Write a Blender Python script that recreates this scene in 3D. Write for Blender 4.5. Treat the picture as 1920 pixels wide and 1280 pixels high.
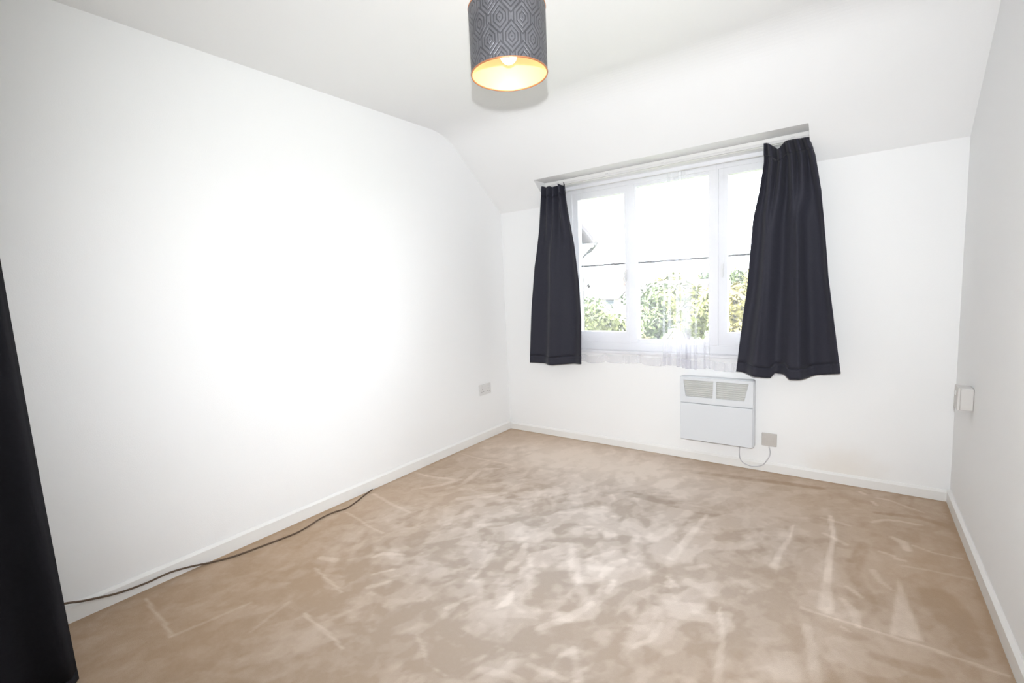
import bpy, bmesh, math, random
import numpy as np
from mathutils import Vector, Matrix

# ------------------------------------------------------------------ clear
for o in list(bpy.data.objects):
    bpy.data.objects.remove(o, do_unlink=True)
scene = bpy.context.scene
COL = scene.collection
random.seed(7)

# ------------------------------------------------------------------ camera
cam_data = bpy.data.cameras.new('camera')
cam_data.sensor_width = 36.0
cam_data.lens = 885.998 / 1920.0 * 36.0
cam_data.clip_start = 0.02
cam_data.clip_end = 600.0
cam = bpy.data.objects.new('camera', cam_data)
COL.objects.link(cam)
CAM = Vector((2.47135, -3.28990, 1.22))
cam.matrix_world = Matrix(((0.808326, -0.027767, 0.588080, CAM.x),
                           (0.587064, 0.113224, -0.801584, CAM.y),
                           (-0.044328, 0.993181, 0.107823, CAM.z),
                           (0, 0, 0, 1)))
scene.camera = cam

# ------------------------------------------------------------------ world: bright hazy sky
world = bpy.data.worlds.new('sky')
scene.world = world
world.use_nodes = True
bg = world.node_tree.nodes['Background']
bg.inputs['Color'].default_value = (0.90, 0.95, 1.0, 1)
bg.inputs['Strength'].default_value = 13.0

# sun behind the house, lighting the garden trees from the front
sun_d = bpy.data.lights.new('sun', 'SUN')
sun_d.energy = 40.0
sun_d.angle = math.radians(1.0)
sun_d.color = (1.0, 0.95, 0.85)
sun = bpy.data.objects.new('sun', sun_d)
COL.objects.link(sun)
sun.rotation_euler = (math.radians(42), 0, math.radians(-18))

# the photographer's flash: hot-shoe height above the camera (its shadow of the shade shows on the ceiling)
fl_d = bpy.data.lights.new('camera_flash', 'SPOT')
fl_d.energy = 278.0
fl_d.spot_size = math.radians(124)
fl_d.spot_blend = 1.0
fl_d.shadow_soft_size = 0.018
fl_d.color = (0.945, 0.975, 1.0)
flash = bpy.data.objects.new('camera_flash', fl_d)
COL.objects.link(flash)
flash.location = (2.477, -3.286, 1.396)
_aim = Vector((-0.525, 0.85, -0.05))
flash.rotation_euler = _aim.to_track_quat('-Z', 'Y').to_euler()

# exposure
vs = scene.view_settings
vs.view_transform = 'Standard'
vs.look = 'None'
vs.gamma = 1.0
vs.use_curve_mapping = False
vs.exposure = 0.06

# ------------------------------------------------------------------ helpers
def mat(name, color, rough=0.6, metal=0.0, spec=0.3, noise=None, bump=None, emit=None, sheen=0.0):
    m = bpy.data.materials.new(name)
    m.use_nodes = True
    nt = m.node_tree
    b = nt.nodes['Principled BSDF']
    b.inputs['Base Color'].default_value = (*color, 1)
    b.inputs['Roughness'].default_value = rough
    b.inputs['Metallic'].default_value = metal
    b.inputs['Specular IOR Level'].default_value = spec
    if sheen:
        b.inputs['Sheen Weight'].default_value = sheen
        b.inputs['Sheen Roughness'].default_value = 0.5
    tc = nt.nodes.new('ShaderNodeTexCoord')
    if noise:
        sc, amt = noise
        n = nt.nodes.new('ShaderNodeTexNoise')
        n.inputs['Scale'].default_value = sc
        n.inputs['Detail'].default_value = 5
        nt.links.new(tc.outputs['Object'], n.inputs['Vector'])
        r = nt.nodes.new('ShaderNodeMixRGB')
        r.inputs['Color1'].default_value = (*[c * (1 - amt) for c in color], 1)
        r.inputs['Color2'].default_value = (*[min(1, c * (1 + amt)) for c in color], 1)
        nt.links.new(n.outputs['Fac'], r.inputs['Fac'])
        nt.links.new(r.outputs['Color'], b.inputs['Base Color'])
    if bump:
        sc, st = bump
        n = nt.nodes.new('ShaderNodeTexNoise')
        n.inputs['Scale'].default_value = sc
        n.inputs['Detail'].default_value = 4
        nt.links.new(tc.outputs['Object'], n.inputs['Vector'])
        bp = nt.nodes.new('ShaderNodeBump')
        bp.inputs['Strength'].default_value = st
        bp.inputs['Distance'].default_value = 0.003
        nt.links.new(n.outputs['Fac'], bp.inputs['Height'])
        nt.links.new(bp.outputs['Normal'], b.inputs['Normal'])
    if emit:
        b.inputs['Emission Color'].default_value = (*emit[0], 1)
        b.inputs['Emission Strength'].default_value = emit[1]
    return m


def link(name, bm, m, parent=None, smooth=False, loc=None):
    me = bpy.data.meshes.new(name)
    bmesh.ops.recalc_face_normals(bm, faces=bm.faces)
    bm.to_mesh(me)
    bm.free()
    me.materials.append(m)
    if smooth:
        for p in me.polygons:
            p.use_smooth = True
    o = bpy.data.objects.new(name, me)
    COL.objects.link(o)
    if loc is not None:
        o.location = loc
    if parent is not None:
        o.parent = parent
    return o


def tag(o, label, cat, group=None, kind=None):
    o['label'] = label
    o['category'] = cat
    if group:
        o['group'] = group
    if kind:
        o['kind'] = kind
    return o


def struct(o, label=None):
    o['kind'] = 'structure'
    if label:
        o['label'] = label
    return o


def thing(name, label, cat, loc=(0, 0, 0), rotz=0.0, group=None):
    o = bpy.data.objects.new(name, None)
    o.empty_display_size = 0.05
    COL.objects.link(o)
    o.location = loc
    o.rotation_euler = (0, 0, rotz)
    return tag(o, label, cat, group)


def box(bm, x0, x1, y0, y1, z0, z1):
    v = [bm.verts.new(p) for p in ((x0, y0, z0), (x1, y0, z0), (x1, y1, z0), (x0, y1, z0),
                                   (x0, y0, z1), (x1, y0, z1), (x1, y1, z1), (x0, y1, z1))]
    for f in ((3, 2, 1, 0), (4, 5, 6, 7), (0, 1, 5, 4), (1, 2, 6, 5), (2, 3, 7, 6), (3, 0, 4, 7)):
        bm.faces.new([v[i] for i in f])
    return v


def bbox(x0, x1, y0, y1, z0, z1, bev=0.0, seg=2):
    bm = bmesh.new()
    box(bm, x0, x1, y0, y1, z0, z1)
    if bev > 0:
        bmesh.ops.bevel(bm, geom=bm.edges[:], offset=bev, segments=seg, profile=0.5, affect='EDGES')
    return bm


def prism(bm, pts, axis, a0, a1):
    """polygon pts (2D) extruded along axis: 'x' pts=(y,z), 'y' pts=(x,z), 'z' pts=(x,y)"""
    def mk(p, a):
        return {'x': (a, p[0], p[1]), 'y': (p[0], a, p[1]), 'z': (p[0], p[1], a)}[axis]
    A = [bm.verts.new(mk(p, a0)) for p in pts]
    B = [bm.verts.new(mk(p, a1)) for p in pts]
    bm.faces.new(A)
    bm.faces.new(B[::-1])
    n = len(pts)
    for i in range(n):
        bm.faces.new((A[i], A[(i + 1) % n], B[(i + 1) % n], B[i]))


def tube(bm, pts, r, n=8, cap=True):
    pts = [Vector(p) for p in pts]
    rings = []
    prev = None
    for i, p in enumerate(pts):
        d = (pts[min(i + 1, len(pts) - 1)] - pts[max(i - 1, 0)]).normalized()
        if prev is None:
            ref = Vector((0, 0, 1)) if abs(d.z) < 0.9 else Vector((1, 0, 0))
            s = d.cross(ref).normalized()
        else:
            s = (prev - d * prev.dot(d)).normalized()
        prev = s
        t = d.cross(s)
        rr = r[i] if isinstance(r, (list, tuple)) else r
        rings.append([bm.verts.new(p + (s * math.cos(2 * math.pi * k / n) + t * math.sin(2 * math.pi * k / n)) * rr)
                      for k in range(n)])
    for a, b in zip(rings[:-1], rings[1:]):
        for k in range(n):
            bm.faces.new((a[k], a[(k + 1) % n], b[(k + 1) % n], b[k]))
    if cap:
        bm.faces.new(rings[0][::-1])
        bm.faces.new(rings[-1])


def lathe(bm, prof, c=(0, 0, 0), n=48):
    """prof: list of (radius, z)"""
    rings = []
    for r, z in prof:
        rings.append([bm.verts.new((c[0] + r * math.cos(2 * math.pi * k / n),
                                    c[1] + r * math.sin(2 * math.pi * k / n), c[2] + z)) for k in range(n)])
    for a, b in zip(rings[:-1], rings[1:]):
        for k in range(n):
            bm.faces.new((a[k], a[(k + 1) % n], b[(k + 1) % n], b[k]))
    return rings


def spline(pts, per=8):
    """Catmull-Rom through pts"""
    P = [Vector(p) for p in pts]
    P = [P[0] * 2 - P[1]] + P + [P[-1] * 2 - P[-2]]
    out = []
    for i in range(1, len(P) - 2):
        a, b, c, d = P[i - 1:i + 3]
        for k in range(per):
            t = k / per
            out.append(0.5 * ((2 * b) + (c - a) * t + (2 * a - 5 * b + 4 * c - d) * t * t + (3 * b - a - 3 * c + d) * t ** 3))
    out.append(P[-2])
    return out


def interp(tab, z):
    """piecewise-linear lookup, tab sorted by descending key"""
    zs = [t[0] for t in tab][::-1]
    xs = [t[1] for t in tab][::-1]
    return float(np.interp(z, zs, xs))


# ------------------------------------------------------------------ materials
M_wall = mat('white_wall_paint', (0.87, 0.87, 0.87), rough=0.75, spec=0.15, noise=(1.3, 0.012), bump=(220, 0.12))
M_ceil = mat('white_ceiling_paint', (0.88, 0.88, 0.88), rough=0.85, spec=0.1, noise=(1.7, 0.01), bump=(160, 0.12))
M_gloss = mat('white_gloss_paint', (0.82, 0.81, 0.79), rough=0.35, spec=0.4, noise=(6, 0.03))
M_frame = mat('white_window_paint', (0.78, 0.78, 0.80), rough=0.35, spec=0.4, noise=(8, 0.03))
M_plastic = mat('white_plastic', (0.70, 0.69, 0.68), rough=0.35, spec=0.4)
M_plastic2 = mat('aged_plastic', (0.56, 0.53, 0.50), rough=0.4, spec=0.35, noise=(40, 0.06))
M_slot = mat('socket_slot', (0.03, 0.03, 0.03), rough=0.6)
M_heater = mat('heater_white_enamel', (0.70, 0.72, 0.75), rough=0.35, spec=0.4)
M_grille = mat('heater_grille', (0.66, 0.66, 0.64), rough=0.5)
M_grille_dark = mat('heater_inside', (0.5, 0.5, 0.48), rough=0.6)
M_cord = mat('brown_cord', (0.11, 0.07, 0.045), rough=0.5)
M_flex = mat('white_flex', (0.55, 0.54, 0.56), rough=0.5)
M_black = mat('black_curtain_fabric', (0.013, 0.013, 0.016), rough=0.85, spec=0.1, noise=(90, 0.2))
M_navy = mat('charcoal_curtain_fabric', (0.024, 0.024, 0.036), rough=0.7, spec=0.25, noise=(120, 0.12), sheen=0.08)
M_steel = mat('steel', (0.5, 0.5, 0.5), rough=0.35, metal=1.0)

# back wall: paint with a faint damp stain low down by the right corner
M_wall_back = mat('white_wall_paint_stained', (0.87, 0.87, 0.87), rough=0.75, spec=0.15, bump=(220, 0.12))
nt = M_wall_back.node_tree
tc = nt.nodes.new('ShaderNodeTexCoord')
mp = nt.nodes.new('ShaderNodeMapping')
mp.inputs['Location'].default_value = (-2.52, 0.0, -0.13)
nt.links.new(tc.outputs['Object'], mp.inputs['Vector'])
sc_ = nt.nodes.new('ShaderNodeVectorMath'); sc_.operation = 'MULTIPLY'
sc_.inputs[1].default_value = (5.0, 0.0, 6.5)
nt.links.new(mp.outputs['Vector'], sc_.inputs[0])
nz = nt.nodes.new('ShaderNodeTexNoise'); nz.inputs['Scale'].default_value = 9.0; nz.inputs['Detail'].default_value = 5
nt.links.new(tc.outputs['Object'], nz.inputs['Vector'])
ad = nt.nodes.new('ShaderNodeVectorMath'); ad.operation = 'MULTIPLY_ADD'
ad.inputs[1].default_value = (0.9, 0, 0.9)
nt.links.new(nz.outputs['Color'], ad.inputs[0]); nt.links.new(sc_.outputs[0], ad.inputs[2])
ln = nt.nodes.new('ShaderNodeVectorMath'); ln.operation = 'LENGTH'
nt.links.new(ad.outputs[0], ln.inputs[0])
mr = nt.nodes.new('ShaderNodeMapRange'); mr.interpolation_type = 'SMOOTHSTEP'
mr.inputs['From Min'].default_value = 1.5; mr.inputs['From Max'].default_value = 0.2
mr.inputs['To Min'].default_value = 0.0; mr.inputs['To Max'].default_value = 0.30
nt.links.new(ln.outputs['Value'], mr.inputs['Value'])
mx = nt.nodes.new('ShaderNodeMixRGB')
mx.inputs['Color1'].default_value = (0.87, 0.87, 0.87, 1)
mx.inputs['Color2'].default_value = (0.72, 0.62, 0.50, 1)
nt.links.new(mr.outputs['Result'], mx.inputs['Fac'])
nt.links.new(mx.outputs['Color'], nt.nodes['Principled BSDF'].inputs['Base Color'])

# window glass: clear, a little reflection
M_glass = bpy.data.materials.new('window_glass')
M_glass.use_nodes = True
nt = M_glass.node_tree
nt.nodes.remove(nt.nodes['Principled BSDF'])
tr = nt.nodes.new('ShaderNodeBsdfTransparent'); tr.inputs['Color'].default_value = (0.97, 0.98, 0.98, 1)
gl = nt.nodes.new('ShaderNodeBsdfGlossy'); gl.inputs['Roughness'].default_value = 0.02
fr = nt.nodes.new('ShaderNodeFresnel'); fr.inputs['IOR'].default_value = 1.3
ms = nt.nodes.new('ShaderNodeMixShader')
nt.links.new(fr.outputs['Fac'], ms.inputs['Fac'])
nt.links.new(tr.outputs[0], ms.inputs[1]); nt.links.new(gl.outputs[0], ms.inputs[2])
nt.links.new(ms.outputs[0], nt.nodes['Material Output'].inputs['Surface'])


def net_material(name, lo, hi, scale):
    """sheer white net: woven, mostly see-through, with denser lace motifs"""
    m = bpy.data.materials.new(name)
    m.use_nodes = True
    nt = m.node_tree
    nt.nodes.remove(nt.nodes['Principled BSDF'])
    tc = nt.nodes.new('ShaderNodeTexCoord')
    vo = nt.nodes.new('ShaderNodeTexVoronoi'); vo.inputs['Scale'].default_value = scale
    nt.links.new(tc.outputs['Object'], vo.inputs['Vector'])
    mr = nt.nodes.new('ShaderNodeMapRange'); mr.interpolation_type = 'SMOOTHSTEP'
    mr.inputs['From Min'].default_value = 0.30; mr.inputs['From Max'].default_value = 0.12
    mr.inputs['To Min'].default_value = lo; mr.inputs['To Max'].default_value = hi
    nt.links.new(vo.outputs['Distance'], mr.inputs['Value'])
    t = nt.nodes.new('ShaderNodeBsdfTransparent')
    d = nt.nodes.new('ShaderNodeBsdfDiffuse'); d.inputs['Color'].default_value = (0.82, 0.82, 0.88, 1)
    l = nt.nodes.new('ShaderNodeBsdfTranslucent'); l.inputs['Color'].default_value = (0.80, 0.80, 0.90, 1)
    a = nt.nodes.new('ShaderNodeMixShader'); a.inputs['Fac'].default_value = 0.35
    nt.links.new(d.outputs[0], a.inputs[1]); nt.links.new(l.outputs[0], a.inputs[2])
    b = nt.nodes.new('ShaderNodeMixShader')
    nt.links.new(mr.outputs['Result'], b.inputs['Fac'])
    nt.links.new(t.outputs[0], b.inputs[1]); nt.links.new(a.outputs[0], b.inputs[2])
    nt.links.new(b.outputs[0], nt.nodes['Material Output'].inputs['Surface'])
    return m


M_net = net_material('sheer_net', 0.17, 0.24, 9.0)
M_lace = net_material('lace_hem', 0.30, 0.36, 60.0)

# ------------------------------------------------------------------ room shell
W, H, H1, A = 2.898, 2.375, 1.869, 0.640      # width, flat ceiling, knee-wall height, run of the slope
YF = -3.95                                     # wall behind the camera
T = 0.24                                       # wall thickness
SL = (H - H1) / A
RX0, RX1, RZ, RY = 0.478, 2.236, 2.035, -0.210  # window recess cut into the slope
OX0, OX1, OZ0, OZ1 = 0.60, 2.205, 0.735, 1.995  # window opening


def slope_z(y):
    return H1 + SL * (-y)


# --- floor: fitted carpet with brushed pile marks
def vnoise(x, y, seed):
    rs = np.random.RandomState(seed)
    tab = rs.rand(256, 256)
    xi = np.floor(x).astype(int); yi = np.floor(y).astype(int)
    fx = x - xi; fy = y - yi
    fx = fx * fx * (3 - 2 * fx); fy = fy * fy * (3 - 2 * fy)
    g = lambda i, j: tab[i % 256, j % 256]
    return (g(xi, yi) * (1 - fx) * (1 - fy) + g(xi + 1, yi) * fx * (1 - fy)
            + g(xi, yi + 1) * (1 - fx) * fy + g(xi + 1, yi + 1) * fx * fy)


def fbm(x, y, seed, oct=4):
    s = 0; a = 1; t = 0
    for k in range(oct):
        s = s + a * vnoise(x * 2 ** k + 17.3 * k, y * 2 ** k + 9.1 * k, seed + k)
        t += a; a *= 0.5
    return s / t


def sstep(a, b, x):
    t = np.clip((x - a) / (b - a), 0, 1)
    return t * t * (3 - 2 * t)


# brushed strokes in the pile: ([(x, y, half width in m), ...], light(+) / dark(-))
STROKES = [
    ([(2.391,-0.501,0.01),(2.411,-0.744,0.009),(2.409,-0.998,0.011),(2.405,-1.172,0.016),(2.406,-1.328,0.025)], 0.9),
    ([(2.354,-0.536,0.008),(2.466,-0.565,0.01)], 0.4),
    ([(2.374,-0.71,0.009),(2.458,-0.77,0.012)], 0.5),
    ([(2.243,-0.699,0.004),(2.24,-0.849,0.007),(2.222,-0.993,0.011),(2.21,-1.131,0.015)], 0.7),
    ([(2.632,-0.599,0.011),(2.665,-0.622,0.018),(2.679,-0.686,0.014)], 0.8),
    ([(2.587,-0.763,0.007),(2.635,-0.774,0.007)], 0.6),
    ([(2.637,-0.791,0.008),(2.664,-0.794,0.01)], 0.6),
    ([(2.579,-0.139,0.007),(2.643,-0.139,0.009),(2.711,-0.187,0.009),(2.768,-0.223,0.007)], 0.5),
    ([(2.559,-0.472,0.008),(2.615,-0.406,0.01),(2.678,-0.387,0.008),(2.754,-0.385,0.006)], 0.55),
    ([(2.513,-0.09,0.01),(2.532,-0.111,0.01)], 0.7),
    ([(2.564,-0.201,0.009),(2.581,-0.235,0.009)], 0.7),
    ([(2.701,-0.632,0.004),(2.771,-0.66,0.005),(2.859,-0.658,0.005)], 0.5),
    ([(2.652,-0.847,0.003),(2.738,-0.83,0.003),(2.874,-0.821,0.003)], 0.35),
    ([(2.473,-1.129,0.008),(2.499,-1.152,0.011),(2.52,-1.176,0.005)], 0.6),
    ([(2.455,-1.225,0.01),(2.491,-1.283,0.017),(2.504,-1.373,0.009)], 0.65),
    ([(2.459,-1.402,0.006),(2.477,-1.412,0.005)], 0.6),
    ([(2.561,-0.949,0.012),(2.585,-1.019,0.011),(2.611,-1.062,0.007)], 0.5),
    ([(2.356,-1.468,0.016),(2.381,-1.556,0.015),(2.403,-1.722,0.015)], 0.55),
    ([(2.087,-1.523,0.005),(2.12,-1.635,0.009),(2.158,-1.882,0.011)], 0.55),
    ([(2.331,-1.361,0.002),(2.43,-1.366,0.002),(2.58,-1.364,0.003),(2.69,-1.368,0.004),(2.79,-1.377,0.004),(2.87,-1.383,0.004)], 0.7),
    ([(1.833,-1.284,0.022),(1.848,-1.088,0.017),(1.862,-0.797,0.008)], 0.6),
    ([(0.091,-2.721,0.003),(0.275,-2.732,0.004),(0.454,-2.744,0.005)], 0.55),
    ([(0.454,-2.744,0.004),(0.478,-2.62,0.004),(0.505,-2.491,0.003)], 0.35),
    ([(0.756,-2.406,0.004),(0.901,-2.417,0.005),(1.045,-2.436,0.006)], 0.6),
    ([(0.504,-2.207,0.003),(0.625,-2.225,0.005),(0.765,-2.246,0.006)], 0.5),
    ([(0.631,-2.403,0.003),(0.66,-2.504,0.003),(0.682,-2.574,0.003)], 0.3),
    ([(0.074,-1.549,0.008),(0.29,-1.583,0.01),(0.466,-1.595,0.009)], 0.5),
    ([(0.143,-1.788,0.005),(0.383,-1.823,0.006),(0.527,-1.832,0.006)], 0.5),
    ([(-0.066,-1.167,0.007),(0.154,-1.173,0.009),(0.351,-1.122,0.011)], 0.5),
    ([(0.273,-1.333,0.011),(0.351,-1.221,0.017),(0.389,-1.101,0.017)], 0.5),
    ([(0.455,-1.132,0.017),(0.398,-0.904,0.018),(0.5,-0.824,0.012)], 0.6),
    ([(0.045,-0.734,0.007),(0.264,-0.743,0.01),(0.545,-0.73,0.009)], 0.4),
    ([(1.261,-1.736,0.018),(1.253,-1.642,0.022),(1.21,-1.535,0.014)], 0.75),
    ([(1.632,-1.573,0.014),(1.629,-1.483,0.021),(1.661,-1.415,0.015)], 0.8),
    ([(1.696,-1.658,0.013),(1.685,-1.583,0.011)], 0.7),
    ([(1.215,-2.078,0.013),(1.236,-2.008,0.01),(1.262,-1.972,0.005)], 0.65),
    ([(1.374,-1.977,0.01),(1.39,-1.911,0.015),(1.369,-1.865,0.011)], 0.7),
    ([(1.575,-1.985,0.013),(1.629,-1.885,0.018),(1.671,-1.751,0.012)], 0.7),
    ([(1.896,-1.884,0.008),(1.928,-1.819,0.011),(1.933,-1.723,0.009)], 0.65),
    ([(1.703,-2.051,0.008),(1.723,-1.996,0.01),(1.805,-2.112,0.018)], 0.6),
    ([(1.174,-1.904,0.006),(1.157,-1.776,0.012),(1.099,-1.603,0.01)], 0.5),
    ([(1.699,-1.179,0.031),(1.753,-1.027,0.03),(1.772,-0.816,0.021)], 0.5),
    ([(0.586,-1.327,0.019),(0.673,-1.233,0.024),(0.776,-1.13,0.02)], 0.6),
    ([(1.187,-1.165,0.017),(1.297,-1.063,0.03),(1.447,-1.046,0.024)], 0.6),
    ([(0.903,-1.509,0.016),(1.006,-1.413,0.016)], 0.5),
    ([(0.665,-2.006,0.009),(0.683,-1.958,0.014),(0.778,-1.91,0.007)], 0.6),
    ([(0.831,-2.162,0.012),(0.88,-2.088,0.009)], 0.6),
    ([(0.444,-2.143,0.012),(0.531,-2.115,0.016)], 0.6),
    ([(0.771,-2.088,0.006),(0.831,-2.018,0.006)], 0.5),
    ([(1.514,-2.24,0.013),(1.62,-2.209,0.013),(1.66,-2.208,0.013)], 0.6),
    ([(1.218,-2.246,0.007),(1.342,-2.312,0.006),(1.441,-2.314,0.006)], 0.45),
    ([(1.638,-2.146,0.01),(1.766,-2.126,0.009)], 0.5),
    ([(1.916,-1.328,0.015),(1.986,-1.261,0.012)], 0.5),
    ([(1.858,-1.432,0.007),(1.916,-1.48,0.008)], 0.5),
    ([(1.646,-0.249,0.023),(1.892,-0.209,0.027),(2.121,-0.171,0.026),(2.333,-0.136,0.02)], -0.5),
    ([(1.418,-0.754,0.033),(1.671,-0.766,0.035),(1.897,-0.777,0.028)], -0.5),
    ([(1.283,-1.433,0.021),(1.449,-1.36,0.024),(1.569,-1.258,0.017)], -0.45),
    ([(1.604,-1.756,0.025),(1.599,-1.833,0.017)], -0.4),
    ([(1.049,-1.515,0.022),(1.162,-1.724,0.022),(1.2,-1.865,0.014)], -0.4),
    ([(1.167,-2.145,0.025),(1.297,-2.163,0.027),(1.493,-2.159,0.02)], -0.4),
    ([(1.787,-2.023,0.017),(1.841,-1.933,0.018),(1.847,-1.81,0.015)], -0.4),
    ([(1.878,-1.62,0.02),(1.814,-1.368,0.021)], -0.4),
    ([(2.575,-0.338,0.013),(2.745,-0.302,0.017),(2.877,-0.347,0.02)], -0.4),
    ([(2.75,-1.03,0.053),(2.787,-1.207,0.047),(2.798,-1.314,0.032)], -0.45),
    ([(2.549,-1.503,0.02),(2.692,-1.486,0.024)], -0.4),
    ([(2.527,-0.728,0.024),(2.49,-0.993,0.027),(2.555,-1.226,0.02)], -0.35),
]
TRI = [(2.637, -0.936), (2.589, -1.364), (2.684, -1.344)]

nx, ny = 330, 420
BT_ = 0.014
gx = np.linspace(0, W, nx); gy = np.linspace(YF, 0, ny)
X, Y = np.meshgrid(gx, gy)
wx = X + 0.035 * (fbm(X * 7, Y * 7, 3) - 0.5) * 2
wy = Y + 0.035 * (fbm(X * 7, Y * 7, 11) - 0.5) * 2
# patches brushed one way or the other, long axis roughly towards the window
ang = 0.5
ux = wx * math.cos(ang) - wy * math.sin(ang); uy = wx * math.sin(ang) + wy * math.cos(ang)
p1 = fbm(ux * 13.0, uy * 8.0, 21, 3)
p2 = fbm(wx * 24 + 5, wy * 19, 33, 3)
p3 = fbm(wx * 5 + 2, wy * 4, 43, 2)
# short brush streaks running in a few directions
streak = np.zeros_like(X)
for k, th in enumerate((0.35, 1.15, -0.55)):
    sx_ = 0.4 * wx + 0.6 * X; sy_ = 0.4 * wy + 0.6 * Y
    a_ = sx_ * math.cos(th) - sy_ * math.sin(th); b_ = sx_ * math.sin(th) + sy_ * math.cos(th)
    mk = sstep(0.45, 0.60, fbm(X * 4.5 + 3 * k, Y * 4.5 - 5 * k, 71 + k, 2))
    streak = streak + mk * (sstep(0.50, 0.66, fbm(a_ * 20, b_ * 7, 81 + k, 2)) - 0.25)
patch = 0.42 * sstep(0.45, 0.58, p1) + 0.28 * sstep(0.44, 0.64, p2) + 0.28 * (p3 - 0.3) + 0.30 * streak
# middle of the room: greyer than the edges, with stronger trampled pile marks
mid_mask = np.exp(-(((X - 1.45) / 0.95) ** 2 + ((Y + 1.45) / 1.25) ** 2) ** 1.3)
mid_mask = np.clip(mid_mask + 0.35 * (fbm(X * 2.2, Y * 2.2, 51, 3) - 0.5), 0, 1)
pile = 0.28 + (0.16 + 0.64 * mid_mask) * (patch - 0.35)
# faint straight vacuum lines across the edges
pile = pile + 0.06 * (fbm(X * 26 + Y * 4, Y * 2.0, 61, 2) - 0.5) * (1 - mid_mask)
# paler run under the window, darker towards the camera and the right wall, grubby line along the walls
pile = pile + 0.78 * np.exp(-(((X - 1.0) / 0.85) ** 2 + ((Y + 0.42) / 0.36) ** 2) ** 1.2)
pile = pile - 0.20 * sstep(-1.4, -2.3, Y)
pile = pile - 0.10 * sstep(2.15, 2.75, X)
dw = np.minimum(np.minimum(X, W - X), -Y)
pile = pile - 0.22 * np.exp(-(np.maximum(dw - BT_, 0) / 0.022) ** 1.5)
# strokes
for pts, s in STROKES:
    best = np.full(X.shape, 0.0)
    for (ax, ay, aw), (bx, by, bw) in zip(pts[:-1], pts[1:]):
        m = 0.25
        dx, dy = bx - ax, by - ay
        L2 = dx * dx + dy * dy + 1e-9
        t = np.clip(((wx * 0.25 + X * 0.75 - ax) * dx + (wy * 0.25 + Y * 0.75 - ay) * dy) / L2, 0, 1)
        d = np.hypot(wx * 0.25 + X * 0.75 - ax - t * dx, wy * 0.25 + Y * 0.75 - ay - t * dy)
        w = np.maximum((aw + (bw - aw) * t) * 1.1, 0.007)
        best = np.maximum(best, 1 - sstep(0.55, 1.35, d / w))
    pile = pile + best * s * 0.50
(x1, y1), (x2, y2), (x3, y3) = TRI
def edge(ax, ay, bx, by):
    n = math.hypot(bx - ax, by - ay)
    return ((bx - ax) * (Y - ay) - (by - ay) * (X - ax)) / n
sg = 1 if ((x2 - x1) * (y3 - y1) - (y2 - y1) * (x3 - x1)) > 0 else -1
inside = np.minimum(np.minimum(sg * edge(x1, y1, x2, y2), sg * edge(x2, y2, x3, y3)), sg * edge(x3, y3, x1, y1))
pile = pile + 0.40 * sstep(-0.004, 0.010, inside)
pile = np.clip(pile, 0, 1)

verts = np.stack([X.ravel(), Y.ravel(), 0.002 * pile.ravel()], 1)
ii = np.arange(ny * nx).reshape(ny, nx)
quads = np.stack([ii[:-1, :-1].ravel(), ii[:-1, 1:].ravel(), ii[1:, 1:].ravel(), ii[1:, :-1].ravel()], 1)
me = bpy.data.meshes.new('floor')
me.from_pydata(verts.tolist(), [], quads.tolist())
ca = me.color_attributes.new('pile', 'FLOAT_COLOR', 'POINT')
cols = np.stack([pile.ravel(), mid_mask.ravel(), np.zeros(pile.size), np.ones(pile.size)], 1).astype(np.float32)
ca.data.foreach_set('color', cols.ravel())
me.update()
for p in me.polygons:
    p.use_smooth = True

M_carpet = bpy.data.materials.new('beige_carpet')
M_carpet.use_nodes = True
nt = M_carpet.node_tree
b = nt.nodes['Principled BSDF']
b.inputs['Roughness'].default_value = 0.95
b.inputs['Specular IOR Level'].default_value = 0.05
at = nt.nodes.new('ShaderNodeAttribute'); at.attribute_name = 'pile'
sp = nt.nodes.new('ShaderNodeSeparateColor')
nt.links.new(at.outputs['Color'], sp.inputs['Color'])
tc = nt.nodes.new('ShaderNodeTexCoord')
n1 = nt.nodes.new('ShaderNodeTexNoise'); n1.inputs['Scale'].default_value = 60; n1.inputs['Detail'].default_value = 6
n2 = nt.nodes.new('ShaderNodeTexNoise'); n2.inputs['Scale'].default_value = 420; n2.inputs['Detail'].default_value = 2
nt.links.new(tc.outputs['Object'], n1.inputs['Vector']); nt.links.new(tc.outputs['Object'], n2.inputs['Vector'])
ma = nt.nodes.new('ShaderNodeMath'); ma.operation = 'MULTIPLY_ADD'
ma.inputs[1].default_value = 0.16; nt.links.new(n1.outputs['Fac'], ma.inputs[0]); nt.links.new(sp.outputs[0], ma.inputs[2])
mb = nt.nodes.new('ShaderNodeMath'); mb.operation = 'MULTIPLY_ADD'
mb.inputs[1].default_value = 0.16; nt.links.new(n2.outputs['Fac'], mb.inputs[0]); nt.links.new(ma.outputs[0], mb.inputs[2])
mc = nt.nodes.new('ShaderNodeMath'); mc.operation = 'SUBTRACT'; mc.inputs[1].default_value = 0.16
nt.links.new(mb.outputs[0], mc.inputs[0])
def ramp(c0, c1):
    m = nt.nodes.new('ShaderNodeMixRGB'); m.use_clamp = True
    m.inputs['Color1'].default_value = (*c0, 1); m.inputs['Color2'].default_value = (*c1, 1)
    nt.links.new(mc.outputs[0], m.inputs['Fac'])
    return m
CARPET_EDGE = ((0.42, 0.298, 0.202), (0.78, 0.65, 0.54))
CARPET_MID = ((0.38, 0.32, 0.274), (0.68, 0.605, 0.55))  # greyer tones for the middle of the room
re = ramp(*CARPET_EDGE); rw = ramp(*CARPET_MID)
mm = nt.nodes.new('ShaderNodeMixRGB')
nt.links.new(sp.outputs[1], mm.inputs['Fac'])
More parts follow.
